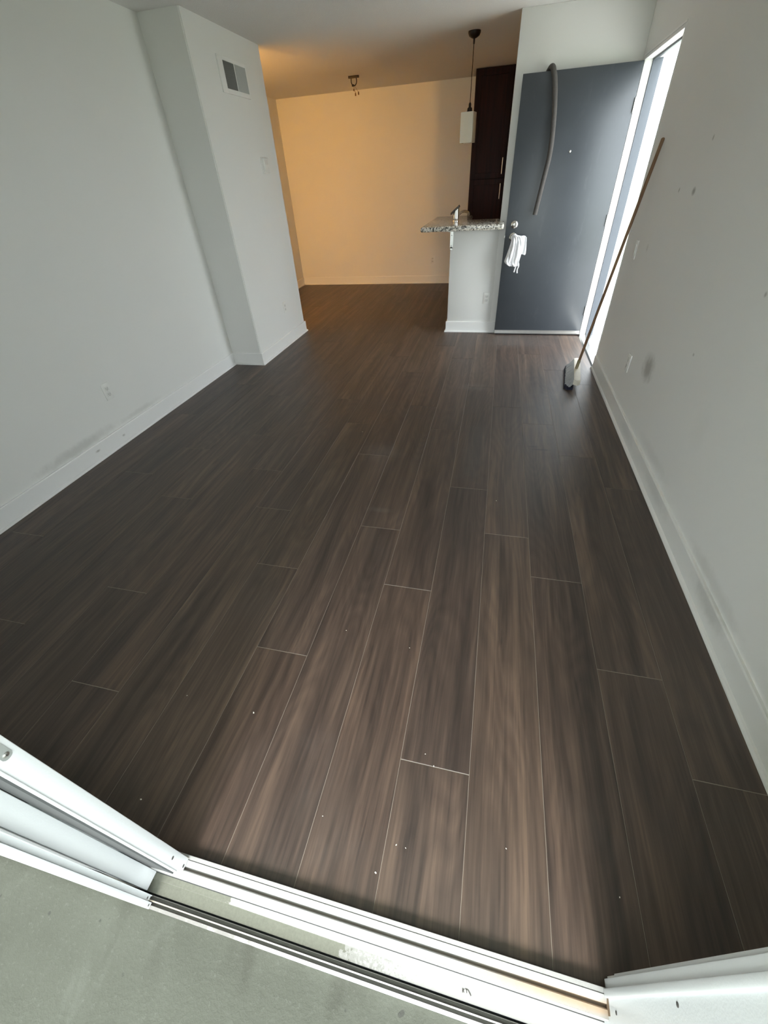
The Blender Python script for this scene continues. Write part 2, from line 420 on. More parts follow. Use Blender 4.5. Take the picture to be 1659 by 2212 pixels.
def wall(name, label, boxes, mat='wall', bev=0.0, cat='wall'):
    bm = B()
    for d in boxes: box(bm, *d, bev=bev)
    return tag(obj(name, bm, mat, smooth=bev > 0), label, cat, kind='structure')
T = .12
wall('wall_left', 'long white wall on the left with one outlet', [(XL-T, XL, 0, YB1+.05, 0, H)], 'wall_left')
bm = B(); prism(bm, [(XL-.02, YB1), (XB, YB1), (XB, YB2), (XB-.11, YB2), (XB-.11, YB1+.11), (XL-.02, YB1+.11)], 2, 0, H)
es = [e for e in bm.edges if abs(e.verts[0].co.z-e.verts[1].co.z) > 1 and abs(e.verts[0].co.x-XB) < .001]
bmesh.ops.bevel(bm, geom=es, offset=.007, segments=3, affect='EDGES')
tag(obj('wall_hall', bm, 'wall', smooth=True), 'white boxed-out wall section carrying the air vent', 'wall', kind='structure')
wall('wall_corridor', 'warm lit hallway wall glimpsed behind the vent wall', [(XK-T, XK, 3.0, YF+.1, 0, H), (XK, XL-T+.005, 3.0, 3.1, 0, H)])
wall('wall_back', 'far dining nook wall washed in warm orange light', [(XK-T, XR+.2, YF, YF+T, 0, H)])
RT = XR + .13
wall('wall_right', 'grey white right wall with scuffs and the entrance opening',
     [(XR, RT, -.0, YN-.02, 0, H), (XR, RT, YN-.02, 5.06, 2.075, H), (XR, RT, 5.06, YF, 0, H)], 'wall_right')
wall('wall_kitchen', 'white full height wall behind the open dark door', [(XC, XR, YW, YW+T, 0, H)], 'wall', 0.004)
wall('wall_half', 'white half wall under the granite bar top', [(XH, XC+.005, YW, YW+T, 0, 1.006), (XH, XH+T, YW+T-.005, 6.02, 0, 1.006)], 'wall', 0.004)
wall('wall_front', 'wall around the sliding patio door', [(OP_R+.012, XR, 0, YI, -.06, H), (XL-T, OP_L, 0, YI, -.06, H), (OP_L-.01, OP_R+.02, 0, YI, 2.09, H)], 'wall')
wall('ceiling', 'white textured ceiling over living room and kitchen', [(XK-T, RT, -.0, YF+T, H, H+.12)], 'ceiling', cat='ceiling')
wall('patio_floor', 'grey green concrete patio outside the sliding door', [(-4.2, 3.2, -2.3, 0.0035, -.2, -.055)], 'patio', cat='patio')
wall('light_blocker_slab', 'balcony slab added unseen over the patio to dim it', [(-4.2, 3.2, -2.4, 0.0, 2.62, 2.80)], 'wall', cat='light_blocker')  # unseen overhang, added to hold down the daylight on the patio
wall('wall_patio_blocker', 'unseen side wall added to cut light from the left', [(-2.12, -1.98, -2.4, 0.0, -.06, 2.62)], 'wall')  # unseen wall, added so less daylight reaches the right wall
wall('landing_floor', 'bright concrete landing outside the entrance door', [(RT, 4.5, 1.5, 9.0, -.2, -.02)], 'landing', cat='landing')
wall('ground', 'ground outside around the building', [(-40, 40, -40, 45, -.40, -.30)], 'ground', cat='ground')

# baseboards: board with a shoe moulding, one object per wall run
def baseboard(name, label, runs, mat='trim'):
    root = None
    for k, (ax, a, b, face, sgn, ea, eb) in enumerate(runs):
        # ax 'y': runs along y on plane x=face, board grows towards sgn; ea / eb: the ends reach round an outer corner
        for part in ('board', 'shoe'):
            if part == 'board': prof = [(0, .010), (.013*sgn, .010), (.013*sgn, .110), (.010*sgn, .116), (0, .116)]; th = .013
            else: prof = [(0, 0.0005), (.026*sgn, 0.0005), (.0255*sgn, .007), (.021*sgn, .014), (.0135*sgn, .017), (0, .017)]; th = .026
            bm = B(); a2, b2 = a - th*ea, b + th*eb
            prism(bm, [(face+u, v) for u, v in prof], 1 if ax == 'y' else 0, a2, b2)
            if root is None:
                root = tag(obj(name, bm, mat), label, 'baseboard', kind='structure')
            else:
                obj('shoe_molding' if part == 'shoe' else 'board', bm, mat, root)
baseboard('baseboard_left', 'white baseboard along the long left wall', [('y', YI, YB1, XL, 1, 0, 0)], 'trim_left')
baseboard('baseboard_hall', 'white baseboard wrapping the boxed-out vent wall', [('x', XL+.001, XB, YB1, -1, 0, 0), ('y', YB1, YB2, XB, 1, 1, 1), ('x', XB-.11, XB, YB2, 1, 0, 0)])
baseboard('baseboard_corridor', 'baseboard of the hallway wall in warm light', [('y', 3.1, YF, XK, 1, 0, 0)])
baseboard('baseboard_back', 'baseboard along the warm lit far wall', [('x', XK, -.501, YF, -1, 0, 0)])
baseboard('baseboard_right', 'scuffed white baseboard along the right wall', [('y', YI, YN-.034, XR, -1, 0, 0)], 'trim_right')
baseboard('baseboard_kitchen', 'white baseboard at the foot of the half wall', [('x', XH, XR, YW, -1, 1, 0), ('y', YW, 6.02, XH, -1, 0, 0)])

# ---------------------------------------------------------------- entrance door and frame
fr = thing('trim_1', 'white entrance door frame with grey outer stop', 'door frame', (XR, 4.55, 0), kind='structure')
bm = B(); box(bm, XR, 1.012, 5.04, 5.06, 0, 2.075, bev=.002); obj('jamb', bm, 'trim', fr, True)
bm = B(); box(bm, XR, 1.012, YN-.02, YN, 0, 2.075, bev=.002); obj('jamb', bm, 'trim', fr, True)
bm = B(); box(bm, XR, 1.012, YN, 5.04, 2.055, 2.075, bev=.002); obj('head_jamb', bm, 'trim', fr, True)
bm = B(); box(bm, 1.013, RT, 5.028, 5.06, 0, 2.075); obj('door_stop', bm, 'jamb_grey', fr)
bm = B(); box(bm, 1.013, RT, YN-.02, YN+.012, 0, 2.075); obj('door_stop', bm, 'jamb_grey', fr)
bm = B(); box(bm, 1.013, 1.03, YN+.012, 5.028, 2.043, 2.075); obj('door_stop', bm, 'jamb_grey', fr)
bm = B(); box(bm, 1.03, RT, YN+.012, 5.028, 2.055, 2.075); obj('head_jamb', bm, 'trim', fr)
for (a, b) in ((XR-.004, XR+.001),):
    bm = B(); box(bm, a, b, YN-.03, 5.06, 2.075, 2.085); obj('casing_bead', bm, 'trim', fr)
    bm = B(); box(bm, a, b, YN-.032, YN-.02, 0.0, 2.085, bev=.0015); obj('casing_bead', bm, 'trim', fr, True)
bm = B(); prism(bm, [(XR-.012, 0.0), (XR+.0, .012), (XR+.05, .018), (RT-.02, .018), (RT+.01, -.02), (XR-.012, -.02)], 1, YN, 5.028)
tag(obj('trim_2', bm, M['nickel']), 'bright metal threshold of the entrance doorway', 'threshold', kind='structure')

door = thing('door_1', 'dark slate grey entrance door standing open against the wall', 'door', (XR, YD+.02, 0), kind='structure')
bm = B(); box(bm, .043, XR-.004, YD, YD+.042, .018, 2.050, bev=.002); obj('door_leaf', bm, 'door', door, True)
bm = B(); box(bm, .045, XR-.008, YD-.006, YD, .014, .030); box(bm, .045, XR-.008, YD-.003, YD, .030, .048); obj('door_sweep', bm, 'steel', door)['label'] = 'pale metal sweep strip'
bm = B(); box(bm, .06, XR-.02, YD+.006, YD+.030, .003, .018); obj('sweep_rubber', bm, 'rubber', door)
def rosette(x, z, prof, name, mat='nickel'):
    bm = B(); lathe(bm, [(r, -h) for r, h in prof], (x, YD, z), 'y', 28); return obj(name, bm, mat, door, True)
db = rosette(.121, 1.028, [(.034, -.001), (.034, .006), (.030, .012), (.026, .014), (.0255, .024), (.020, .028)], 'deadbolt')
bm = B(); box(bm, .1195, .1225, YD-.0295, YD-.027, 1.021, 1.034); obj('keyhole', bm, 'slot', db)
kn = rosette(.121, .925, [(.036, -.001), (.036, .005), (.031, .010), (.014, .013), (.012, .030), (.020, .036), (.027, .046), (.028, .058), (.022, .068), (.010, .071)], 'door_knob')
ph = rosette(.516, 1.542, [(.009, -.001), (.009, .004), (.006, .006)], 'peephole')
bm = B(); box(bm, .036, .046, YD+.010, YD+.032, .905, .945, bev=.003); obj('latch_bolt', bm, 'steel', door, True)
for z in (.25, 1.03, 1.80):
    bm = B(); lathe(bm, [(.006, -.045), (.006, .045)], (XR-.004, YD-.004, z), 'z', 10); obj('hinge', bm, 'steel', door, True)

# ---------------------------------------------------------------- sliding patio door
def extr(name, prof, mat, parent, x0, x1):
    bm = B(); prism(bm, prof, 0, x0, x1); return obj(name, bm, mat, parent)
sill = thing('trim_3', 'worn white sliding door sill with grooved tracks', 'door sill', (0, .06, -.05), kind='structure')
extr('inner_track', [(.1245, -.06), (.1245, .019), (.1235, .021), (.1155, .021), (.115, .0165), (.1138, .0165), (.1133, .0205), (.1005, .016), (.0995, .005), (.0940, .005),
                     (.0935, .0145), (.0915, .0165), (.0775, .0165), (.0755, .0145), (.0755, -.06)], 'sill_inner', sill, OP_L, OP_R+.005)
extr('edge_gap', [(.0753, -.06), (.0753, -.0205), (.0737, -.0205), (.0737, -.06)], 'dark_gap', sill, OP_L, OP_R+.005)
extr('lower_sill', [(.0735, -.06), (.0735, -.021), (.0605, -.0235), (.0595, -.0265), (.0340, -.031), (.0335, -.06)], 'sill_lower', sill, OP_L, OP_R+.005)
extr('track_slot', [(.0333, -.06), (.0333, -.046), (.0300, -.046), (.0300, -.06)], 'dark_gap', sill, OP_L, OP_R+.005)
extr('screen_track', [(.0298, -.06), (.0298, -.029), (.0282, -.029), (.0278, -.034), (.0212, -.034), (.0208, -.022), (.0183, -.022), (.0178, -.036), (.0118, -.036), (.0112, -.025), (.0045, -.028), (.0038, -.06)],
     'sill_track', sill, OP_L, OP_R+.005)
# small scratched mark on the painted sill
bm = B()
def stroke(bm, pts, z, wd=.0008):
    for (a, b) in zip(pts, pts[1:]):
        a, b = Vector((*a, z)), Vector((*b, z)); d = (b-a).normalized(); s = Vector((-d.y, d.x, 0))*wd
        vs_ = [bm.verts.new(q) for q in (a-s, b-s, b+s, a+s)]; vt = [bm.verts.new(q+Vector((0, 0, .0006))) for q in (a-s, b-s, b+s, a+s)]
        bm.faces.new(vt)
        for i in range(4): bm.faces.new((vs_[i], vs_[(i+1) % 4], vt[(i+1) % 4], vt[i]))
stroke(bm, [(.097, .0535), (.0975, .0465)], -.0272); stroke(bm, [(.101, .053), (.098, .050), (.101, .0475)], -.0272)
stroke(bm, [(.103, .054), (.110, .0535)], -.0272); stroke(bm, [(.106, .054), (.107, .048)], -.0272); stroke(bm, [(.110, .0535), (.117, .046)], -.0274, .0011)
obj('scratch_mark', bm, 'hole', sill)

jm = thing('trim_4', 'white right jamb of the sliding patio door', 'door jamb', (OP_R, .06, 0), kind='structure')
bm = B(); box(bm, OP_R, OP_R+.014, -.0, .109, -.03, 2.09); obj('jamb_channel', bm, 'white_metal', jm)
bm = B(); box(bm, OP_R-.006, OP_R+.014, .1085, .1225, .0215, 2.09, bev=.002); obj('jamb_fin', bm, 'white_metal', jm, True)
bm = B(); box(bm, OP_R+.001, OP_R+.016, .1225, .139, .012, 2.09, bev=.0015); obj('jamb_return', bm, 'white_metal', jm, True)
bm = B(); box(bm, OP_R+.008, OP_R+.022, .138, .1462, .065, 2.09, bev=.0015); obj('corner_bead', bm, 'white_metal', jm, True)
bm = B(); box(bm, OP_R-.0006, OP_R+.002, .083, .1085, .006, .030); obj('jamb_stain', bm, plain('brown_water_stain', (.20, .14, .09), .8, var=.4, scale=90), jm)
for (y, z) in ((.098, .40), (.088, .075), (.098, 1.3)):
    bm = B(); lathe(bm, [(.0035, .001), (.0035, -.0012), (.002, -.0018)], (OP_R, y, z), 'x', 12); obj('screw', bm, 'hole', jm, True)
lj = tag(boxobj('trim_5', (OP_L-.012, OP_L, 0, .145, -.03, 2.09), 'white_metal'), 'white left jamb of the sliding patio door', 'door jamb', kind='structure')
hd = tag(boxobj('trim_6', (OP_L, OP_R, 0, .145, 2.055, 2.09), 'white_metal'), 'white head track of the sliding patio door', 'door frame', kind='structure')

def panel(name, label, x1, wid, y0, y1, z0, cat, fill, st=.06):
    r = thing(name, label, cat, (x1-wid/2, (y0+y1)/2, z0), kind='structure'); x0 = x1-wid; zt = 2.055
    ym = (y0+y1)/2
    for (a, b) in ((x1-st, x1), (x0, x0+st)):
        bm = B(); box(bm, a, b, y0, y1, z0, zt, bev=.0018); obj('stile', bm, 'white_metal', r, True)
    bm = B(); box(bm, x0+st, x1-st, y0+.002, y1-.002, z0+.008, z0+.095); obj('rail', bm, 'white_metal', r)
    bm = B(); box(bm, x0+st, x1-st, y0+.002, y1-.002, zt-.07, zt); obj('rail', bm, 'white_metal', r)
    bm = B(); box(bm, x0+st-.005, x1-st+.005, ym-.003, ym+.003, z0+.09, zt-.065); obj('pane' if fill == 'glass' else 'screen_mesh', bm, fill, r)
    return r
p1 = panel('door_2', 'inner white sliding glass door panel with grey lock plate', -.660, 1.12, .0825, .1175, .0215, 'sliding door', 'glass')
# lip, seal, screw holes and lock plate of the inner panel
bm = B(); box(bm, -.668, -.6575, .0795, .0838, .06, 2.05, bev=.001); obj('edge_lip', bm, 'white_metal', p1, True)
bm = B(); box(bm, -.75, -.668, .0762, .0822, .055, 2.05); obj('pile_seal', bm, 'dark_gap', p1)
bm = B()
pl = [(.0935 + .0155*u, .782 + v) for u, v in ((0, .006), (.12, .0022), (.3, 0.0004), (.5, 0), (.7, 0.0004), (.88, .0022), (1, .006), (1, .16), (.5, .166), (0, .16))]
prism(bm, pl, 0, -.6602, -.6585); lp = obj('lock_plate', bm, 'lockplate', p1); lp['label'] = 'grey metal lock plate'
bm = B(); lathe(bm, [(.0045, .0), (.0045, .0012), (.0025, .0022)], (-.6585, .1012, .7925), 'x', 14); sc = obj('screw', bm, 'steel', lp, True)
bm = B(); box(bm, -.6566, -.6562, .0990, .1034, .7918, .7932); box(bm, -.6566, -.6562, .1005, .1019, .7903, .7947); obj('screw_slot', bm, 'hole', lp)
for (y, z) in ((.101, .114), (.0985, .034)):
    bm = B(); lathe(bm, [(.0042, -.001), (.0042, .0006), (.003, .0008)], (-.660, y, z), 'x', 12); obj('screw_hole', bm, 'hole', p1, True)
p2 = panel('door_3', 'outer white glass panel frame behind the sliding panel', -.752, 1.035, .0345, .0752, -.020, 'sliding door', 'glass')
p3 = panel('door_4', 'pale blue white screen door frame on the outer track', -.735, 1.055, .0165, .0285, -.022, 'screen door', 'screen', st=.045)
bm = B(); box(bm, -.785, -.7245, .0030, .0165, -.0225, 2.05, bev=.001); obj('outer_flange', bm, 'white_metal', p3, True)
bm = B(); box(bm, -.742, -.7325, .0270, .0295, -.0215, 2.05, bev=.0006); obj('edge_lip', bm, 'white_metal', p3, True)
for (x, y, z) in ((-.735, .022, -.006), (-.7245, .010, -.010)):
    bm = B(); lathe(bm, [(.0028, -.001), (.0028, .0006), (.002, .0008)], (x, y, z), 'x', 10); obj('screw_hole', bm, 'hole', p3, True)

# ================================================================== THINGS
# granite bar top (L shaped), rounded nose
ct = thing('bar_top', 'speckled grey granite bar top with rounded edge on half wall', 'countertop', (-.4, 5.2, 1.008))
bm = B()
Lp = [(-.775, 4.83), (.005, 4.83), (.022, 4.847), (.022, YW-.001), (XC-.001, YW-.001), (XC-.001, 5.44), (-.345, 5.44), (-.345, 6.04), (-.775, 6.04)]
prism(bm, Lp, 2, 1.008, 1.052)
es = [e for e in bm.edges if abs(e.verts[0].co.z - e.verts[1].co.z) < 1e-6]
bmesh.ops.bevel(bm, geom=es, offset=.016, segments=4, affect='EDGES', profile=.5)
obj('slab', bm, 'granite', ct, True)
br = thing('counter_bracket', 'pale metal bracket under the granite overhang', 'bracket', (-.495, YW, .82))
bm = B(); box(bm, -.508, -.478, YW-.006, YW-.0005, .835, 1.0065); lathe(bm, [(.015, -.006), (.015, -.0005)], (-.493, YW, .835), 'y', 20); obj('upright', bm, 'steel', br)
bm = B(); box(bm, -.508, -.478, 4.88, YW-.0005, 1.0015, 1.0075); obj('arm', bm, 'steel', br)
for z in (.86, .95):
    bm = B(); lathe(bm, [(.004, -.006), (.004, -.008), (.002, -.009)], (-.493, YW, z), 'y', 10); obj('screw', bm, 'hole', br, True)

# faucet
fx, fy, fz = -.475, 5.30, 1.052
fa = thing('faucet', 'chrome faucet with slanted lever on the granite bar', 'faucet', (fx, fy, fz))
bm = B(); lathe(bm, [(.033, 0), (.033, .010), (.028, .016), (.0295, .026), (.026, .031)], (fx, fy, fz), 'z', 24); obj('base_ring', bm, 'chrome', fa, True)
bm = B(); lo, hi = [], []
for k in range(24):
    a = 2*math.pi*k/24; cx, sy_ = .030*math.cos(a), .030*math.sin(a)
    lo.append(bm.verts.new((fx+cx, fy+sy_, fz+.026))); hi.append(bm.verts.new((fx+cx, fy+sy_, fz+.096+cx*0.75)))
bm.faces.new(lo[::-1]); bm.faces.new(hi)
for k in range(24): bm.faces.new((lo[k], lo[(k+1) % 24], hi[(k+1) % 24], hi[k]))
obj('body', bm, 'chrome', fa, True)
bm = B(); lo, hi = [], []
for k in range(24):
    a = 2*math.pi*k/24; cx, sy_ = .048*math.cos(a)-.010, .034*math.sin(a)
    lo.append(bm.verts.new((fx+cx, fy+sy_, fz+.0965+cx*0.75))); hi.append(bm.verts.new((fx+cx*.92-.006, fy+sy_*.9, fz+.116+cx*0.72)))
bm.faces.new(lo[::-1]); bm.faces.new(hi)
for k in range(24): bm.faces.new((lo[k], lo[(k+1) % 24], hi[(k+1) % 24], hi[k]))
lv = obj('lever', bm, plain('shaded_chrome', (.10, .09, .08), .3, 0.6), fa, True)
bm = B(); tube(bm, smooth_path([(fx+.01, fy+.01, fz+.045), (fx+.05, fy+.05, fz+.075), (fx+.085, fy+.085, fz+.078), (fx+.115, fy+.115, fz+.066), (fx+.122, fy+.122, fz+.040)]), .012, 14); obj('spout', bm, 'chrome', fa, True)

# tall pantry
pc = thing('pantry_cabinet', 'tall dark cherry pantry cabinet reaching the kitchen ceiling', 'cabinet', (-.04, 7.64, 0))
bm = B(); box(bm, -.50, .42, 7.382, YF-.002, .10, H-.003); box(bm, -.47, .40, 7.44, YF-.002, 0.001, .10); obj('body', bm, 'cherry', pc)
def shaker(x0, x1, z0, z1, hx, hz):
    y1, y0 = 7.381, 7.360; fw = .062
    bm = B()
    for d in ((x0, x0+fw, z0, z1), (x1-fw, x1, z0, z1), (x0+fw, x1-fw, z0, z0+fw), (x0+fw, x1-fw, z1-fw, z1)): box(bm, d[0], d[1], y0, y1, d[2], d[3], bev=.0012, seg=1)
    d = obj('door', bm, 'cherry', pc)
    bm = B(); box(bm, x0+fw-.002, x1-fw+.002, y0+.009, y1, z0+fw-.002, z1-fw+.002); obj('door_panel', bm, 'cherry', d)
    bm = B(); tube(bm, [(hx, y0-.028, hz-.085), (hx, y0-.028, hz+.085)], .006, 10)
    for q in (-.06, .06): tube(bm, [(hx, y0-.028, hz+q), (hx, y0+.001, hz+q)], .004, 8)
    obj('handle', bm, 'nickel', d, True)['label'] = 'slim metal bar pull'
for (x0, x1, hx) in ((-.498, -.042, -.078), (-.038, .418, -.002)):
    shaker(x0, x1, 1.366, H-.012, hx, 1.49); shaker(x0, x1, .11, 1.360, hx, 1.222)

# pendant lamp
px, py = -.417, 5.61
pn = thing('pendant_lamp', 'unlit pendant with ivory box shade over the bar', 'pendant lamp', (px, py, H))
bm = B(); lathe(bm, [(.056, 0), (.056, -.012), (.046, -.030), (.024, -.042), (.008, -.047), (.0075, -.078), (.004, -.080)], (px, py, H), 'z', 28); obj('canopy', bm, 'bronze', pn, True)
bm = B(); tube(bm, [(px, py, H-.078), (px-.004, py, 1.95)], .0032, 8); obj('cord', bm, 'bronze', pn, True)
bm = B(); lathe(bm, [(.008, 1.966), (.012, 1.955), (.012, 1.936), (.022, 1.928), (.024, 1.908), (.030, 1.904), (.030, 1.900)], (px-.004, py, 0), 'z', 20); obj('socket', bm, 'bronze', pn, True)
bm = B(); hw, th = .062, .006
for (a, b, c_, d_) in ((-hw, hw, -hw, -hw+th), (-hw, hw, hw-th, hw), (-hw, -hw+th, -hw+th, hw-th), (hw-th, hw, -hw+th, hw-th)): box(bm, a, b, c_, d_, 1.676, 1.900, bev=.0015)
box(bm, -hw+th-.001, hw-th+.001, -hw+th-.001, hw-th+.001, 1.890, 1.8995)
bmesh.ops.rotate(bm, cent=(0, 0, 0), matrix=Matrix.Rotation(math.radians(-11), 3, 'Z'), verts=bm.verts)
bmesh.ops.translate(bm, vec=(px-.010, py, 0), verts=bm.verts); obj('shade', bm, 'shade', pn, True)

# bare ceiling light mount
mx, my = -1.932, 6.90
bl = thing('ceiling_light_mount', 'bare dark light mounting bar with loose wires on ceiling', 'light mount', (mx, my, H))
bm = B(); box(bm, mx-.066, mx+.066, my-.012, my+.012, H-.022, H-.0005, bev=.002); obj('crossbar', bm, 'bronze', bl, True)
bm = B(); tube(bm, smooth_path([(mx-.032, my, H-.02), (mx-.034, my, H-.055), (mx-.022, my, H-.078), (mx, my, H-.086), (mx+.020, my, H-.078), (mx+.033, my, H-.055), (mx+.032, my, H-.02)], 4), .0055, 10); obj('yoke', bm, 'bronze', bl, True)
bm = B(); lathe(bm, [(.014, H-.092), (.014, H-.074)], (mx-.016, my, 0), 'z', 14); obj('nut', bm, 'bronze', bl, True)
bm = B(); tube(bm, smooth_path([(mx-.010, my, H-.085), (mx-.004, my, H-.105), (mx-.012, my, H-.122), (mx+.006, my, H-.135), (mx+.010, my, H-.150)], 4), .0022, 7); obj('wire', bm, 'copper', bl, True)
bm = B(); tube(bm, smooth_path([(mx+.004, my, H-.084), (mx+.02, my+.01, H-.11), (mx+.035, my+.012, H-.13), (mx+.046, my+.01, H-.140)], 4), .0018, 7); obj('wire', bm, 'copper', bl, True)
for (x, y, z) in ((mx+.010, my, H-.146), (mx+.046, my+.01, H-.138)):
    bm = B(); lathe(bm, [(.004, 0), (.007, -.006), (.008, -.026), (.004, -.029)], (x, y, z), 'z', 10); obj('wire_nut', bm, 'wirenut', bl, True)
bm = B(); lathe(bm, [(.004, 0), (.008, -.008), (.005, -.02)], (mx-.008, my, H-.112), 'z', 10); obj('wire_nut', bm, 'wirenut', bl, True)

# hallway ceiling light (real source of the warm light, hidden behind the vent wall)
hx, hy = -2.74, 4.32
hl = thing('hallway_light', 'warm bare bulb ceiling light in the hallway', 'ceiling light', (hx, hy, H))
bm = B(); lathe(bm, [(.060, 0), (.060, -.015), (.03, -.03), (.018, -.045), (.016, -.07)], (hx, hy, H), 'z', 20); obj('lamp_holder', bm, 'plate', hl, True)
bm = B(); lathe(bm, [(.010, -.07), (.016, -.078), (.023, -.095), (.024, -.108), (.018, -.122), (.007, -.13)], (hx, hy, H), 'z', 16); obj('bulb', bm, 'bulb', hl, True)

# air vent on the boxed-out wall
vt = thing('air_vent', 'white framed wall air vent high on the boxed-out wall', 'vent', (XB, 4.47, 2.15))
ya, yb, za, zb = 4.245, 4.712, 2.045, 2.255; ia, ib, ja, jb = 4.322, 4.692, 2.075, 2.232
bm = B()
for d in ((ya, ia, za, zb), (ib, yb, za, zb), (ia, ib, za, ja), (ia, ib, jb, zb)): box(bm, XB-.001, XB+.011, d[0], d[1], d[2], d[3], bev=.002)
obj('frame', bm, 'trim', vt, True)
bm = B(); box(bm, XB+.0003, XB+.0015, ia, ib, ja, jb); obj('throat', bm, 'vent_dark', vt)
ym = 4.503
bm = B(); box(bm, XB+.001, XB+.010, ym-.003, ym+.003, ja, jb); obj('divider', bm, 'trim', vt)
vmesh = {}
for (a, b, ang) in ((ia, ym-.003, -38), (ym+.003, ib, 38)):
    n = 12
    for k in range(n):
        y = a + (k+.5)*(b-a)/n
        if ang not in vmesh:
            bm = B(); box(bm, -.0065, .0065, -.0006, .0006, -(jb-ja)/2, (jb-ja)/2); bmesh.ops.rotate(bm, cent=(0, 0, 0), matrix=Matrix.Rotation(math.radians(ang), 3, 'Z'), verts=bm.verts)
            me = bpy.data.meshes.new('vane'); bm.to_mesh(me); bm.free(); me.materials.append(M['vane']); vmesh[ang] = me
        o = bpy.data.objects.new('vane', vmesh[ang]); C.objects.link(o); o.parent = vt; o.location = Vector((XB+.0068, y, (ja+jb)/2)) - vt.location

# thermostat
th_ = thing('thermostat', 'white thermostat box beside the hallway corner', 'thermostat', (XB, 4.747, 1.60))
bm = B(); box(bm, XB, XB+.006, 4.690, 4.805, 1.535, 1.662, bev=.002); obj('back_plate', bm, 'plate', th_, True)
bm = B(); box(bm, XB+.006, XB+.028, 4.698, 4.797, 1.543, 1.654, bev=.004); obj('cover', bm, 'plate', th_, True)
bm = B(); box(bm, XB+.028, XB+.0285, 4.715, 4.78, 1.605, 1.64); obj('display', bm, 'socket', th_)

# outlets and switch: a plate, two receptacles, slots
def outlet(name, label, cat, org, face, kind='duplex', group='wall outlets'):
    """face: '+x' '-x' '-y' outward direction of the plate"""
    r = thing(name, label, cat, org, group)
    def mk(nm, u0, u1, d0, d1, v0, v1, mat, par, bev=0.0):
        bm = B()
        if face == '+x': box(bm, org[0]+d0, org[0]+d1, org[1]+u0, org[1]+u1, org[2]+v0, org[2]+v1, bev=bev)
        elif face == '-x': box(bm, org[0]-d1, org[0]-d0, org[1]+u0, org[1]+u1, org[2]+v0, org[2]+v1, bev=bev)
        else: box(bm, org[0]+u0, org[0]+u1, org[1]-d1, org[1]-d0, org[2]+v0, org[2]+v1, bev=bev)
        return obj(nm, bm, mat, par, bev > 0)
    mk('cover_plate', -.035, .035, 0, .0055, -.0575, .0575, 'plate', r, .002)
    if kind == 'duplex':
        for s in (-1, 1):
            f = mk('receptacle', -.0165, .0165, .0055, .0075, s*.0195-.014, s*.0195+.014, 'socket', r, .0008)
            for q in (-.0065, .0065): mk('slot', q-.0011, q+.0011, .0075, .0078, s*.0195-.002, s*.0195+.006, 'slot', f)
            mk('slot', -.002, .002, .0075, .0078, s*.0195-.0095, s*.0195-.0055, 'slot', f)
        mk('screw', -.002, .002, .0055, .0065, -.002, .002, 'steel', r)
    else:
        mk('rocker', -.0165, .0165, .0055, .0095, -.033, .033, 'plate', r, .001)
        for s in (-1, 1): mk('screw', -.002, .002, .0055, .0063, s*.048-.002, s*.048+.002, 'steel', r)
    return r
outlet('wall_outlet', 'white duplex outlet low on the long left wall', 'outlet', (XL, 2.255, .378), '+x')
outlet('wall_outlet', 'small outlet low on the boxed-out wall near hallway corner', 'outlet', (XB, 4.61, .381), '+x')
outlet('wall_outlet', 'white duplex outlet low on the half wall under granite', 'outlet', (-.080, YW, .355), '-y')
outlet('wall_outlet', 'dim outlet low on the far warm lit wall', 'outlet', (-1.065, YF, .345), '-y')
outlet('wall_outlet', 'outlet low on the right wall beside the dark smudge', 'outlet', (XR, 3.13, .372), '-x')
outlet('light_switch', 'white switch plate on right wall beside the doorway', 'switch', (XR, 3.765, .957), '-x', 'switch', None)

# foam tube hooked over the door
bm = B()
tube(bm, smooth_path([(.236, 5.098, 1.985), (.242, 5.098, 2.045), (.252, 5.084, 2.066), (.262, 5.054, 2.074), (.272, 5.022, 2.066), (.282, 5.011, 2.040), (.300, 5.010, 1.99), (.333, 5.008, 1.80), (.349, 5.006, 1.557), (.328, 5.006, 1.353), (.297, 5.006, 1.10)], 7), .0205, 16)
tag(obj('foam_tube', bm, 'foam', smooth=True), 'curved grey brown foam tube hooked over the door top', 'foam tube')

# crumpled white cloth hanging on the knob
cl = thing('hanging_cloth', 'crumpled white cotton cloth hanging from the door knob', 'cloth', (.15, 4.97, .94))
def sheet(rows, nx, yfun, thick=.004):
    bm = B(); g = []
    def lerp(i): return i/(len(rows)-1)
    for j, (z0, xa, xb, z1) in enumerate(rows):
        line = []
        for i in range(nx+1):
            s = i/nx; x = xa+(xb-xa)*s; z = z0+(z1-z0)*s
            line.append(bm.verts.new((x, yfun(s, lerp(j)), z)))
        g.append(line)
    for a, b in zip(g, g[1:]):
        for i in range(nx): bm.faces.new((a[i], a[i+1], b[i+1], b[i]))
    bmesh.ops.recalc_face_normals(bm, faces=bm.faces)
    r = bmesh.ops.solidify(bm, geom=bm.faces[:], thickness=thick)
    return bm
def interp(keys, n):
    out = []
    for i in range(n+1):
        t = i/n*(len(keys)-1); k = min(int(t), len(keys)-2); f = t-k
        out.append(tuple(a+(b-a)*f for a, b in zip(keys[k], keys[k+1])))
    return out
rows = interp([(.955, .112, .150, .950), (.945, .106, .200, .930), (.90, .108, .218, .895), (.84, .098, .222, .84), (.78, .082, .216, .775), (.728, .064, .207, .705), (.708, .078, .206, .692), (.690, .110, .200, .682)], 26)
def yf_(s, t): return 4.962 - .004 + .012*math.sin(s*13+t*3)*(.35+.65*t) + .006*math.sin(s*29-t*7) - .014*math.sin(math.pi*s)*(0.6+.4*t) + .006*math.sin(t*17+s*5)
bm = sheet(rows, 26, yf_); obj('cloth_body', bm, 'cloth', cl, True)
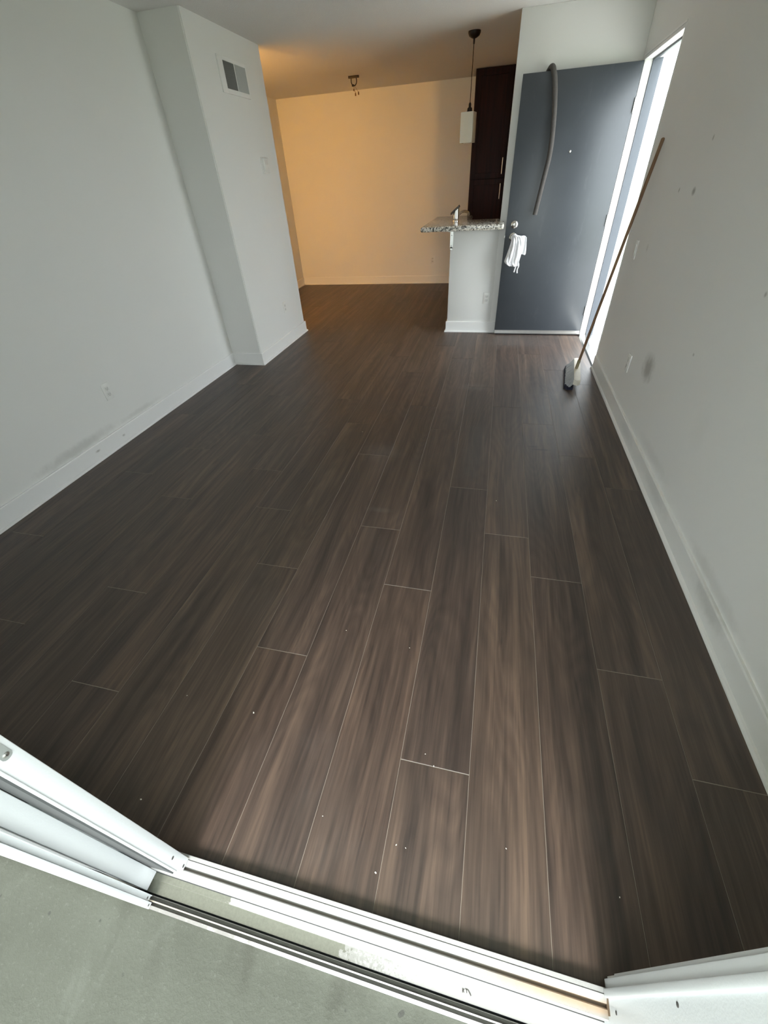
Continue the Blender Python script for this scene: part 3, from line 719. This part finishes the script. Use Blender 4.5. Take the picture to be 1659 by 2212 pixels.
rows = interp([(.944, .165, .236, .938), (.93, .180, .250, .925), (.87, .196, .258, .868), (.81, .200, .260, .795), (.788, .206, .256, .780)], 16)
def yg_(s, t): return 4.974 + .008*math.sin(s*9+t*4) - .008*math.sin(math.pi*s)
bm = sheet(rows, 12, yg_); obj('side_flap', bm, 'cloth', cl, True)
for (pts) in ([(.186, 4.955, .700), (.180, 4.950, .675), (.176, 4.952, .655), (.171, 4.954, .632)], [(.205, 4.955, .712), (.209, 4.948, .685), (.200, 4.952, .655), (.204, 4.955, .622)]):
    bm = B(); tube(bm, smooth_path(pts, 4), .0062, 8, sx=.7); obj('tie_string', bm, 'cloth', cl, True)

# push broom leaning on the right wall
bro = thing('push_broom', 'push broom with wooden handle leaning on the right wall', 'broom', (.73, 3.78, 0))
top = Vector((XR-.0135, 3.818, 1.545)); bot = Vector((.757, 3.785, .085))
bm = B(); path = [bot + (top-bot)*k/10 for k in range(11)]; tube(bm, path, [.0105]*10+[.0105], 14)
lathe(bm, [(.0105, 0), (.009, .005), (.004, .008)], top, 'z', 14)
obj('handle', bm, 'handle', bro, True)
d = (top-bot).normalized()
bm = B(); tube(bm, [bot - d*.005, bot + d*.075], .0125, 14); obj('ferrule', bm, plain('dull_ferrule', (.30, .26, .16), .5, .5), bro, True)
y0b, y1b = 3.50, 4.06
def turn(bm): bmesh.ops.rotate(bm, cent=(.74, 3.78, 0), matrix=Matrix.Rotation(math.radians(-6.5), 3, 'Z'), verts=bm.verts)
bm = B()
prism(bm, [(.737, y0b+.02), (.765, y0b), (.790, y0b+.02), (.790, y1b-.02), (.765, y1b), (.737, y1b-.02)], 2, .045, .088)
bmesh.ops.bevel(bm, geom=bm.edges[:], offset=.004, segments=2, affect='EDGES')
turn(bm); obj('block', bm, 'broom_block', bro, True)['label'] = 'pale wooden broom block'
# bristles: overlapping clumps that fan from the block towards the left onto the floor
bm = B(); n = 28
for k in range(n):
    f0, f1 = k/n, (k+1)/n
    def Y(f, spread): return y0b + .03 - spread + (y1b-y0b-.06+2*spread)*f
    cut = min(k, n-1-k); e = max(0, 3-cut)*.011
    xo = .684 + e*.8 + random.uniform(-.003, .003)
    a = [(.738, Y(f0, .0), .086), (.738, Y(f1, .0)-.0006, .086), (xo, Y(f1, .012)-.0012, .040), (xo, Y(f0, .012), .040)]
    b_ = [(.742, Y(f0, .0), .046), (.742, Y(f1, .0)-.0006, .046), (xo-.004, Y(f1, .012)-.0012, .006), (xo-.004, Y(f0, .012), .006)]
    A = [bm.verts.new(q) for q in a]; Bq = [bm.verts.new(q) for q in b_]
    bm.faces.new(A); bm.faces.new(Bq[::-1])
    for i in range(4): bm.faces.new((A[i], Bq[i], Bq[(i+1) % 4], A[(i+1) % 4]))
turn(bm); obj('bristles', bm, 'bristle', bro)['label'] = 'stiff grey bristles'
bm = B()
prism(bm, [(.677, y0b+.045), (.70, y0b+.012), (.745, y0b+.022), (.745, y1b-.02), (.70, y1b-.012), (.677, y1b-.045)], 2, .001, .024)
turn(bm); obj('bristle_tips', bm, 'bristle_dark', bro)

# crumbs of plaster on the floor
def crumb(x, y, s, ang):
    bm = B(); bmesh.ops.create_icosphere(bm, subdivisions=1, radius=s)
    for v in bm.verts: v.co = Vector((v.co.x*random.uniform(.7, 1.0), v.co.y*random.uniform(1.0, 1.7), v.co.z*.5 + s*.45))
    bmesh.ops.rotate(bm, cent=(0, 0, 0), matrix=Matrix.Rotation(ang, 3, 'Z'), verts=bm.verts)
    mz = min(v.co.z for v in bm.verts)
    for v in bm.verts: v.co.z -= mz
    o = obj('plaster_crumb', bm, 'crumb'); o.location = (x, y, .0002)
    tag(o, 'tiny white plaster crumb lying on the dark planks', 'crumb', 'plaster crumbs scattered on the floor')
CRUMBS = [(-0.679, 0.528, 0.003, 0.71), (-0.902, 0.212, 0.0026, 1.63), (-0.149, 0.204, 0.0026, 1.11), (-0.454, 0.92, 0.0018, 1.81), (-0.062, 0.522, 0.0016, 1.88), (-0.031, 0.493, 0.0018, 0.2), (0.133, 1.906, 0.0025, 0.04), (-0.107, 0.274, 0.0018, 2.51), (-0.08, 0.273, 0.0014, 0.78), (0.191, 0.332, 0.0015, 0.7), (0.471, 0.294, 0.0015, 2.99), (-0.846, 2.592, 0.002, 1.41), (-0.956, 0.535, 0.0016, 2.51), (-0.181, 0.891, 0.0016, 1.43), (-0.333, 0.293, 0.0015, 1.92)]
for (x, y, s, a) in CRUMBS: crumb(x, y, s, a)
